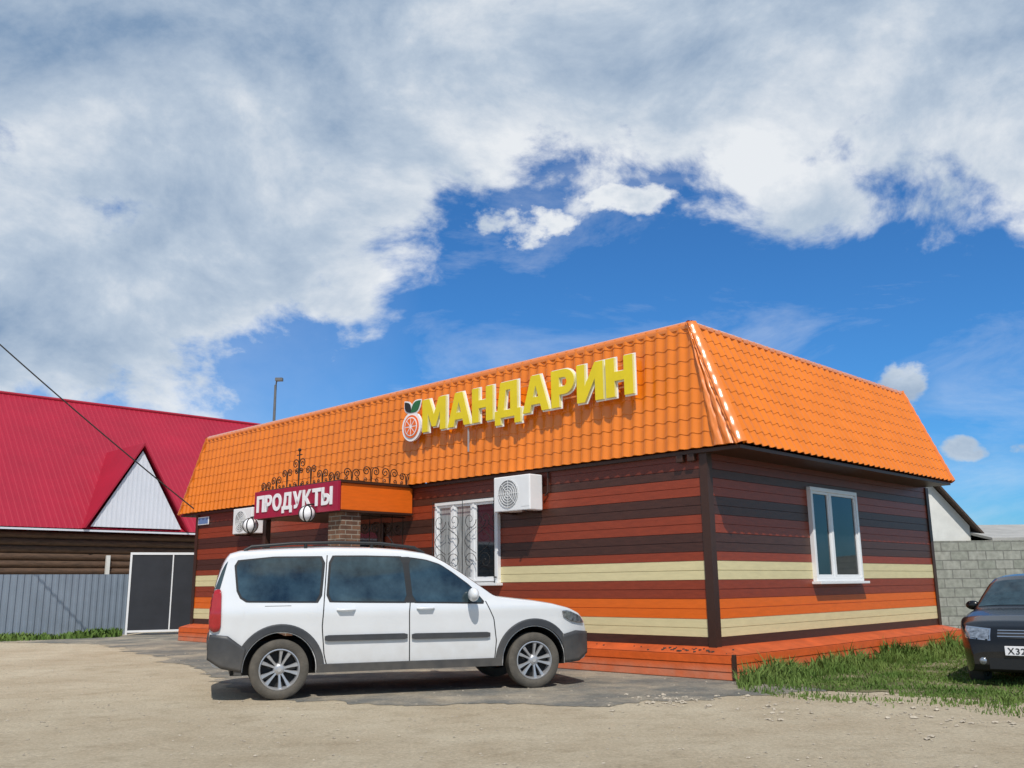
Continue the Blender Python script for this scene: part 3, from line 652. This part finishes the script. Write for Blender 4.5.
for s_ in (-1,1):
    c1.patch([(1.33,1.51),(1.42,1.51)],[(1.38,.995),(1.47,.995)],.0035,s_,n=4).obj('door_pillar','seal',car)
    c1.patch([(-.655,1.46),(-.585,1.47)],[(-.722,1.17),(-.655,1.17)],.004,s_,n=6).obj('rear_window_edge','cglass',car,smooth=True)
    for P in ([(.482,1.53),(.455,1.05),(.44,.75),(.47,.45),(.50,.35)],[(1.42,1.0),(1.41,.9),(1.415,.7),(1.42,.345)],[(2.31,1.0),(2.41,.80),(2.44,.55),(2.42,.345)]):
        c1.patch([(x-.006,z) for x,z in P],[(x+.006,z) for x,z in P],.0015,s_,n=20,m=1).obj('door_gap','seal',car)
    c1.patch([(-.18,.985),(.10,.985)],[(-.18,.98),(.10,.98)],.0015,s_,m=1).obj('fuel_flap_gap','seal',car)
    c1.patch([(.47,.662),(1.39,.662)],[(.47,.598),(1.39,.598)],.014,s_,rc=.03).obj('side_moulding','clad',car,solid=.014)
    c1.patch([(1.44,.658),(2.36,.652)],[(1.44,.594),(2.36,.592)],.014,s_,rc=.03).obj('side_moulding','clad',car,solid=.014)
    c1.patch([(.40,.36),(2.50,.36)],[(.40,.272),(2.50,.272)],.014,s_).obj('sill_cladding','clad',car,solid=.014)
    c1.patch([(-.744,.70),(-.55,.68),(-.36,.54)],[(-.744,.44),(-.6,.345),(-.40,.305)],.014,s_).obj('bumper_side','clad',car,smooth=True,solid=.014)
    c1.patch([(3.26,.60),(3.45,.64),(3.645,.62)],[(3.30,.275),(3.5,.285),(3.645,.37)],.012,s_).obj('bumper_side','clad',car,smooth=True,solid=.012)
    for cx in c1.wx:
        rows=[]
        for rr_ in (.383,.398,.462,.476):
            r_=[]
            for k in range(33):
                a=math.radians(-6+192*k/32); x=cx+rr_*math.cos(a); z=max(.275,.316+rr_*math.sin(a)); z2=min(z,c1.S(x)-.002); off={.383:-.03,.398:.022,.462:.020,.476:.0}[rr_]
                r_.append((x,s_*(c1.W(x,z2)+off),z2))
            rows.append(r_)
        b=MB(); b.quad_grid(rows); b.obj('wheel_arch_cladding','clad',car,smooth=True,auto=50)
    for hx in (.60,1.50):
        z=.93; y=c1.W(hx,z); b=MB(); b.tube([(hx,s_*(y+.0),z),(hx+.02,s_*(y+.03),z),(hx+.17,s_*(y+.03),z),(hx+.19,s_*(y),z)],.015,6); b.obj('door_handle','paint',car,smooth=True)
    b=MB(); b.sphere((2.13,s_*(.99),1.075),.1,nu=16,nv=10,sc=(.62,1.1,.78)); mi=b.obj('mirror','paint',car,smooth=True)
    b=MB(); b.tube([(2.14,s_*.80,1.03),(2.14,s_*.93,1.045)],.025,6); b.obj('mirror_arm','seal',mi)
    yr=.66; pts=[(x,s_*yr,c1.topz(x,yr)+h) for x,h in [(-.42,.0),(-.34,.04),(.1,.055),(.6,.055),(1.1,.055),(1.5,.045),(1.62,.0)]]
    b=MB(); b.tube(pts,.018,8); 
    for x in (.25,1.0): b.tube([(x,s_*yr,c1.topz(x,yr)-.01),(x,s_*yr,c1.topz(x,yr)+.05)],.02,6)
    b.obj('roof_rail','seal',car,smooth=True)
    c1.patch([(-.732,1.14),(-.68,1.165),(-.635,1.165)],[(-.744,.75),(-.69,.72),(-.625,.74)],.012,s_,rc=.2).obj('tail_lamp','redlamp',car,smooth=True,solid=.012)
    c1.patch([(3.26,.885),(3.38,.87),(3.52,.81)],[(3.28,.80),(3.40,.745),(3.60,.715)],.008,s_,rc=.25).obj('headlight','clear',car,smooth=True,solid=.01)
    c1.facepatch(s_*.38,s_*.60,.73,.84,.01).obj('headlight','clear',car,smooth=True)
    b=MB(); b.sphere((3.63,s_*.44,.40),.05,nu=12,nv=8,sc=(.4,1,1)); b.obj('fog_lamp','clear',car,smooth=True)
c1.toppatch(1.70,2.44,.92,.975,.002).obj('windscreen_seal','seal',car,smooth=True)
c1.toppatch(1.73,2.40,.88,.94,.0045).obj('windscreen','cglass',car,smooth=True)
c1.facepatch(-.64,.64,1.12,1.44,.004,back=True).obj('rear_window','cglass',car,smooth=True)
c1.facepatch(-.70,.70,.47,.70,.016,back=True).obj('rear_bumper','clad',car,smooth=True)
c1.facepatch(-.54,.54,.42,.60,.010).obj('front_bumper_grille','clad',car,smooth=True)
c1.facepatch(-.30,.30,.67,.77,.008).obj('grille','seal',car,smooth=True)
c1.toppatch(2.46,2.468,.98,.98,.0015,n=1).obj('bonnet_gap','seal',car)
for x in (0,2.905):
    for s_ in (-1,1): wheel(car,x,s_)
b=MB(); b.tube([(1.45,0,1.60),(1.30,0,1.80)],.004,4); b.obj('aerial','seal',car)

# black hatchback
hx,hy=-.60,-.80; by=math.atan2(hy,hx); CS=.92
ori=Vector((6.10,11.20))-2.5*CS*Vector((hx,hy))
car2=thing('parked_car',(ori.x,ori.y,-.05),by,'black hatchback with number plate parked on the grass','car')
car2.scale=(CS,CS,CS)
T2=[(-.70,.60),(-.69,.85),(-.62,1.0),(-.45,1.20),(-.15,1.36),(.3,1.41),(.8,1.42),(1.15,1.39),(1.35,1.33),(1.65,1.17),(1.95,.99),(2.02,.965),(2.3,.94),(2.7,.89),(2.95,.83),(3.10,.76),(3.20,.66),(3.25,.48)]
Bz2=[(-.70,.42),(-.6,.32),(-.4,.28),(.4,.22),(2.1,.22),(2.9,.22),(3.1,.22),(3.2,.25),(3.25,.32)]
vp2=[(.2,.95),(.5,.99),(.75,1.0),(.88,.985),(.95,.96),(1.3,.82),(1.42,.78)]
c2=Car(T2,-.70,3.25,(0,2.5),.365,.84,Bz2,[(-.7,.06),(-.3,.12),(1.2,.11),(1.6,.08),(2.0,.06),(3.25,.08)],vp2,(2.55,.24,2.6),(-.2,.13,2.2))
c2.wz=.30; c2.body(car2,'bpaint')
for t_,b_ in (([(-.30,1.22),(0,1.30),(.45,1.315)],[(-.30,1.02),(0,.97),(.45,.96)]),([(.55,1.315),(.9,1.31),(1.18,1.26),(1.5,1.10)],[(.55,.96),(1.1,.945),(1.72,.935)])):
    for s_ in (-1,1): c2.patch(t_,b_,.005,s_,rc=.08).obj('side_window','glass',car2,smooth=True)
c2.toppatch(1.34,1.93,.86,.94,.004).obj('windscreen','cglass',car2,smooth=True)
for s_ in (-1,1):
    c2.facepatch(s_*.42,s_*.72,.60,.74,.004,skew=.09,n=16).obj('headlight_surround','chrome',car2,smooth=True)
    c2.facepatch(s_*.44,s_*.70,.615,.725,.008,skew=.09,n=16).obj('headlight','clear',car2,smooth=True)
    b=MB(); b.sphere((1.66,s_*.88,.99),.085,nu=16,nv=10,sc=(.6,1.1,.75)); b.tube([(1.66,s_*.76,.95),(1.66,s_*.84,.97)],.022,6); b.obj('mirror','bpaint',car2,smooth=True)
    b=MB(); b.sphere((c2.frontx(s_*.52,.36)+.005,s_*.52,.36),.045,nu=12,nv=8,sc=(.4,1,1)); b.obj('fog_lamp','clear',car2,smooth=True)
    c2.patch([(-.66,.95),(-.50,.97)],[(-.69,.75),(-.50,.72)],.008,s_,rc=.2).obj('tail_lamp','redlamp',car2,smooth=True)
c2.facepatch(-.34,.34,.63,.73,.006).obj('grille','seal',car2,smooth=True)
for z in (.645,.678,.711): c2.facepatch(-.34,.34,z,z+.010,.012,m=1).obj('grille_bar','chrome',car2,smooth=True)
c2.facepatch(-.45,.45,.27,.40,.006).obj('bumper_intake','seal',car2,smooth=True)
xp=c2.frontx(0,.48)+.02
b=MB(); b.box(xp,xp+.012,-.26,.26,.435,.545); pl=b.obj('number_plate','signwhite',car2,bevel=.003)
for o in lettering('Х329КО',-.23,.20,0,.074,0,.004,('seal',),pl,name='plate_letter',bold=.008,gap=.12):
    for v in o.data.vertices: X_,Y_,Z_=v.co; v.co=(xp+.0145-Y_,X_,Z_+.452)
for x in (0,2.5):
    for s_ in (-1,1): e_=wheel(car2,x,s_,6); e_.scale=(.95,.95,.95); e_.location.z=.31; e_.location.y=s_*.71

# ---------------------------------------------------------------- red-roof log building
ry=math.atan2(.7124,.7018)
rb=thing('log_building',(-16.2,30,0),ry,'long log building with crimson metal roof and white dormer','building')
b=MB(); X0,X1=-22,11.6
for k in range(13):
    z=.12+k*.235
    for y_ in (0,10):
        b.tube([(X0+.3,y_,z),(X1-.3,y_,z)],.125,10)
    b.tube([(X1-.5,-.4,z+.1),(X1-.5,10.4,z+.1)],.125,8)
b.obj('wall','log',rb,smooth=True)
b=MB(); b.box(3.1,3.22,-.25,-.15,.0,2.3); b.obj('wall_post','plaster',rb)
def ribbed(b,A,Bp,up_,h,pitch=.25,rib=.025):
    A=Vector(A);Bp=Vector(Bp);d=(Bp-A);Ln=d.length;d.normalize();up_=Vector(up_).normalized();n=d.cross(up_); pts=[];s=0
    for k in range(int(Ln/pitch)):
        for q,o_ in ((0,0),(.55,0),(.62,rib),(.93,rib)): pts.append(A+d*(s+q*pitch)+n*o_)
        s+=pitch
    pts.append(Bp); b.quad_grid([pts,[p_+up_*h for p_ in pts]])
yE,zE,zR,dR=-.45,3.16,8.42,5.0
b=MB(); sl=Vector((0,dR-yE,zR-zE))
ribbed(b,(X0-.3,yE,zE),(X1+.2,yE,zE),sl,sl.length,.20,.006)
ribbed(b,(X1+.2,2*dR-yE,zE),(X0-.3,2*dR-yE,zE),Vector((0,yE-dR,zR-zE)),sl.length,.5,.03)
rf=b.obj('roof','redroof',rb)
b=MB(); b.poly([(X1-.45,0,zE),(X1-.45,10,zE),(X1-.45,5,zR-.15)]); b.obj('gable','redroof',rb)
b=MB(); b.box(X0-.3,X1+.2,yE-.03,yE,zE-.09,zE-.03); b.obj('eave_fascia','whitemetal',rf)
b=MB(); b.box(X0-.3,X1+.2,yE+.001,-.13,zE-.07,zE-.03); b.obj('soffit','redroof',rf)
b=MB(); b.tube([(X0-.3,dR,zR+.02),(X1+.2,dR,zR+.02)],.07,8); b.obj('ridge_cap','redroof',rf)
fy=-.47; ax=3.98; hwid=1.86; az=6.22; bz=3.20
b=MB()
for sg_ in (-1,1):
    A=Vector((ax+sg_*hwid,fy-.12,bz-.02)); Ap=Vector((ax,fy-.12,az))
    b.prism([A,Ap,Ap+Vector((0,0,-.10)),A+Vector((-sg_*.07,0,0))],(0,3.6,0)); 
dm=b.obj('dormer','redroof',rb)
b=MB(); hb=1.60; 
b.poly([(ax-hb,fy,bz+.04),(ax+hb,fy,bz+.04),(ax,fy,az-.28)]); 
fcx=b.obj('dormer_face','whitemetal',dm)
for k in range(-9,10):
    x=k*.16; h=(az-.28-bz-.04)*(1-(abs(x)+.03)/hb)
    if h>.1: b=MB(); b.box(ax+x-.03,ax+x+.03,fy-.010,fy-.001,bz+.04,bz+.04+h); b.obj('dormer_rib','whitemetal',fcx)
def fence(name,P,Q,h,mt,lab,cat,z0=0.,pitch=.14):
    P=Vector((*P,0));Q=Vector((*Q,0)); a=math.atan2(Q.y-P.y,Q.x-P.x); t=thing(name,P,a,lab,cat); Ln=(Q-P).length
    b=MB(); pts=[]
    for k in range(int(Ln/pitch)):
        for q,o_ in ((0,0),(.35,0),(.5,-.03),(.85,-.03)): pts.append((pitch*(k+q),o_))
    b.quad_grid([[(x,y,z0) for x,y in pts],[(x,y,h) for x,y in pts]]); b.obj('panel',mt,t)
    for z in (.4,h-.25): b=MB(); b.box(0,Ln,.01,.05,z,z+.04); b.obj('fence_rail','iron',t)
    for k in range(int(Ln/2.5)+1): b=MB(); b.box(k*2.5-.03,k*2.5+.03,.051,.11,0,h); b.obj('fence_post','iron',t)
    return t
fence('metal_fence',(-22,15.9),(-10.25,25.3),1.56,'fence','grey profiled sheet metal fence in front of log building','fence',pitch=.16)
gt=thing('yard_gate',(-10.02,24.6,0),math.atan2(.85,2.1),'double black gate in white frame beside shop','gate')
b=MB(); GW=2.27; b.box(0,GW,-.03,.03,2.05,2.11); b.box(0,.05,-.03,.03,.02,2.049); b.box(GW-.05,GW,-.03,.03,.02,2.049); b.box(.05,GW-.05,-.03,.03,.08,.13); b.box(1.045,1.075,-.03,.03,.131,2.049); b.obj('gate_frame','white',gt)
for a,c in ((.051,1.044),(1.076,GW-.051)): b=MB(); b.box(a,c,-.01,.01,.131,2.049); b.obj('gate_panel','gate',gt)

# ---------------------------------------------------------------- right-hand yard
bw=thing('block_wall',(8.7,20.9,0),.04,'grey concrete block wall behind the shop','wall')
b=MB(); b.box(0,16,0,.25,0,2.03); b.obj('masonry','block',bw)
wb=thing('white_outbuilding',(7.0,30,0),0,'white plastered gabled outbuilding with dark roof edge','building')
b=MB(); b.prism([(-3,0,0),(7.6,0,0),(7.6,0,2.86),(6.5,0,4.2),(2.0,0,5.6),(-3,0,2.9)],(0,8,0)); b.obj('wall','plaster',wb)
b=MB(); 
for P,Q in (((7.9,2.62),(6.5,4.36)),((6.5,4.36),(2.0,5.75)),((2.0,5.75),(-3.3,2.9))):
    b.prism([(P[0],-.3,P[1]),(Q[0],-.3,Q[1]),(Q[0],-.3,Q[1]-.10),(P[0],-.3,P[1]-.10)],(0,8.6,0))
b.obj('roof','soil',wb)
ls=thing('long_shed',(14.9,29,0),0,'low white shed with grey slate roof behind block wall','building')
b=MB(); b.box(0,14,0,6,0,2.3); b.obj('wall','plaster',ls)
b=MB(); b.prism([(-.3,-.35,2.42),(-.3,3,3.0),(-.3,6.3,2.42),(-.3,6.3,2.34),(-.3,3,2.92),(-.3,-.35,2.34)],(14.5,0,0)); b.obj('roof','slate',ls)
lp=thing('street_lamp',(-11.75,45,0),0,'tall thin grey street lamp rising behind shop roof','street lamp')
b=MB(); b.tube([(0,0,0),(0,0,11.0)],[.11,.06],10); b.obj('pole','polegrey',lp,smooth=True)
b=MB(); b.tube([(0,0,10.8),(.05,-.05,11.15),(.2,-.2,11.25)],.04,6); b.box(.05,.4,-.35,-.1,11.15,11.3); b.obj('lamp_head','polegrey',lp)
P1=Mshop@Vector((-14.0,-.1,2.98)); A_=Vector((-11.4,20,6.75)); P0=P1+(A_-P1)*2.1
cb=thing('overhead_cable',P0,0,'black sagging overhead cable running to shop corner','cable')
pts=[]
for k in range(41):
    t=k/40; q=P0.lerp(P1,t); q.z-=.9*t*(1-t); pts.append(q-P0)
b=MB(); b.tube(pts,.016,5); b.obj('wire','iron',cb)

# ---------------------------------------------------------------- grass, rubble
def inpoly(x,y,P):
    c=False; j=len(P)-1
    for i in range(len(P)):
        if (P[i][1]>y)!=(P[j][1]>y) and x<(P[j][0]-P[i][0])*(y-P[i][1])/(P[j][1]-P[i][1])+P[i][0]: c=not c
        j=i
    return c
M['grass']=mat('grass_blades',(.06,.125,.02),.7,0,1.1,col2=(.16,.22,.055),spec=.2)
Msi=Mshop.inverted()
def grass(P,n,hfun,name,dens,wd=.005):
    xs=[q[0] for q in P]; ys=[q[1] for q in P]; V=[];F=[]; cnt=0
    while cnt<n:
        x=random.uniform(min(xs),max(xs)); y=random.uniform(min(ys),max(ys))
        if random.random()>(9/max(y,8))**2: continue
        if not inpoly(x,y,P): continue
        d=dens(x,y)
        cnt+=1
        if random.random()>d: continue
        h=hfun(x,y)*random.uniform(.5,1.2); a=random.uniform(0,6.28); l=random.uniform(.1,.9)*h; b_=random.uniform(0,6.28)
        w_=wd*random.uniform(.6,1.3)*(1+y/20)*(1 if h<.15 else 1.6); dx,dy=math.cos(a)*w_,math.sin(a)*w_; lx,ly=math.cos(b_)*l,math.sin(b_)*l; k=len(V)
        V+=[(x-dx,y-dy,0),(x+dx,y+dy,0),(x+dx*.7+lx*.35,y+dy*.7+ly*.35,h*.6),(x-dx*.7+lx*.35,y-dy*.7+ly*.35,h*.6),(x+lx,y+ly,h)]
        F+=[(k,k+1,k+2,k+3),(k+3,k+2,k+4)]
    b=MB(); b.v=V;b.f=F;b.m=[0]*len(F); o=b.obj(name,'grass'); o['kind']='stuff'; return o
GP=[(2.62,11.45),(2.5,10.9),(2.8,10.0),(3.6,9.2),(4.4,8.5),(8,7.9),(14,8.5),(17,20),(9,20.5),(8.3,18.3)]
def dens1(x,y):
    q=Msi@Vector((x,y,0)); e=q.x-ps-.02
    if e<0: return 0
    nse=mnoise.noise((x*.9,y*.9,3))+.8*mnoise.noise((x*2.7,y*2.7,1))
    edge=min(1,max(.0,(y-(10.7-.75*(x-1.6))+.9*mnoise.noise((x*1.7,y*1.7,7)))/1.8)) if x<6 else 1
    return max(0,min(1,.68+nse*1.4+(.6 if e<.5 else 0)))*max(edge,.9 if e<.45 and y>10.8 else 0)
def h1(x,y):
    q=Msi@Vector((x,y,0)); e=q.x-ps
    return .035+.07*max(0,mnoise.noise((x*2,y*2,5)))+ (max(0,.28-.30*e)*max(.15,.65+mnoise.noise((x*2.2,y*2.2,8))) if e<.9 else 0)
grass(GP,150000,h1,'grass',dens1)
grass([(-20,15.6),(-12.6,21.9),(-9.9,24.0),(-10.3,25.1),(-21,16.5)],9000,lambda x,y:.16+.1*mnoise.noise((x,y,0)),'grass',lambda x,y:max(.2,min(1,.75+mnoise.noise((x*.8,y*.8,2))*1.2)),wd=.012)
M['turf']=ground_mat('turf',.42,(.11,.125,.045),.64,(.40,.34,.22),1.5)
g=MB(); g.poly([(a,b_,.007) for a,b_,_ in outline([(2.95,11.3),(3.6,10.6),(4.7,9.8),(7,9.0),(40,9.2),(60,60),(12,40),(9,20.5),(8.3,18.3)],.08,.40,1.5,4.)]); o=g.obj('grass_ground','turf'); o['kind']='structure'
def stones(n,fn,name,s0,s1):
    b=MB()
    vs=[(1,0,0),(-1,0,0),(0,1,0),(0,-1,0),(0,0,1),(0,0,-.5),(.7,.7,.5),(-.7,.6,.6),(.6,-.7,.5),(-.6,-.6,.4)]
    for i in range(n):
        x,y=fn(); s=s0+(s1-s0)*random.random()**3; k=len(b.v)
        a=random.uniform(0,6.28); pts=[]
        for v in vs:
            j=random.uniform(.7,1.2); px,py,pz=v[0]*s*j,v[1]*s*j*.8,v[2]*s*j*.5; pts.append((x+px*math.cos(a)-py*math.sin(a),y+px*math.sin(a)+py*math.cos(a),max(-.003,pz+s*.15)))
        b.v+=pts
        for f in ((0,6,4),(6,2,4),(2,7,4),(7,1,4),(1,9,4),(9,3,4),(3,8,4),(8,0,4),(0,2,6),(2,1,7),(1,3,9),(3,0,8)): b.f.append(tuple(k+q for q in f)); b.m.append(0)
    o=b.obj(name,'rock'); o['kind']='stuff'; return o
def strip():
    while True:
        x=random.uniform(.9,6.5); y=(11.4-.75*(x-1.6)-random.gauss(1.1,.8)) if x>2 else 9.9+random.gauss(0,.35)
        if random.random()<.35+mnoise.noise((x*1.5,y*2,3))*1.5: return x,y
stones(650,strip,'rubble',.005,.036)
stones(7000,lambda:(random.uniform(-9,7),5.2+random.random()**1.5*13),'gravel_stones',.004,.018)
def litter():
    t=random.uniform(-1.0,.34) if random.random()<.7 else random.uniform(-3,.34); y=random.uniform(.06,.18); q=Mshop@Vector((t,-y,0)); return q.x,q.y,.385-.08*y/.20
b=MB()
for i in range(36):
    x,y,z=litter(); s=random.uniform(.006,.02); b.box(x-s,x+s,y-s*.5,y+s*.5,z-.003,z+.006+s*.6)
o=b.obj('ledge_debris','soil'); o['kind']='stuff'
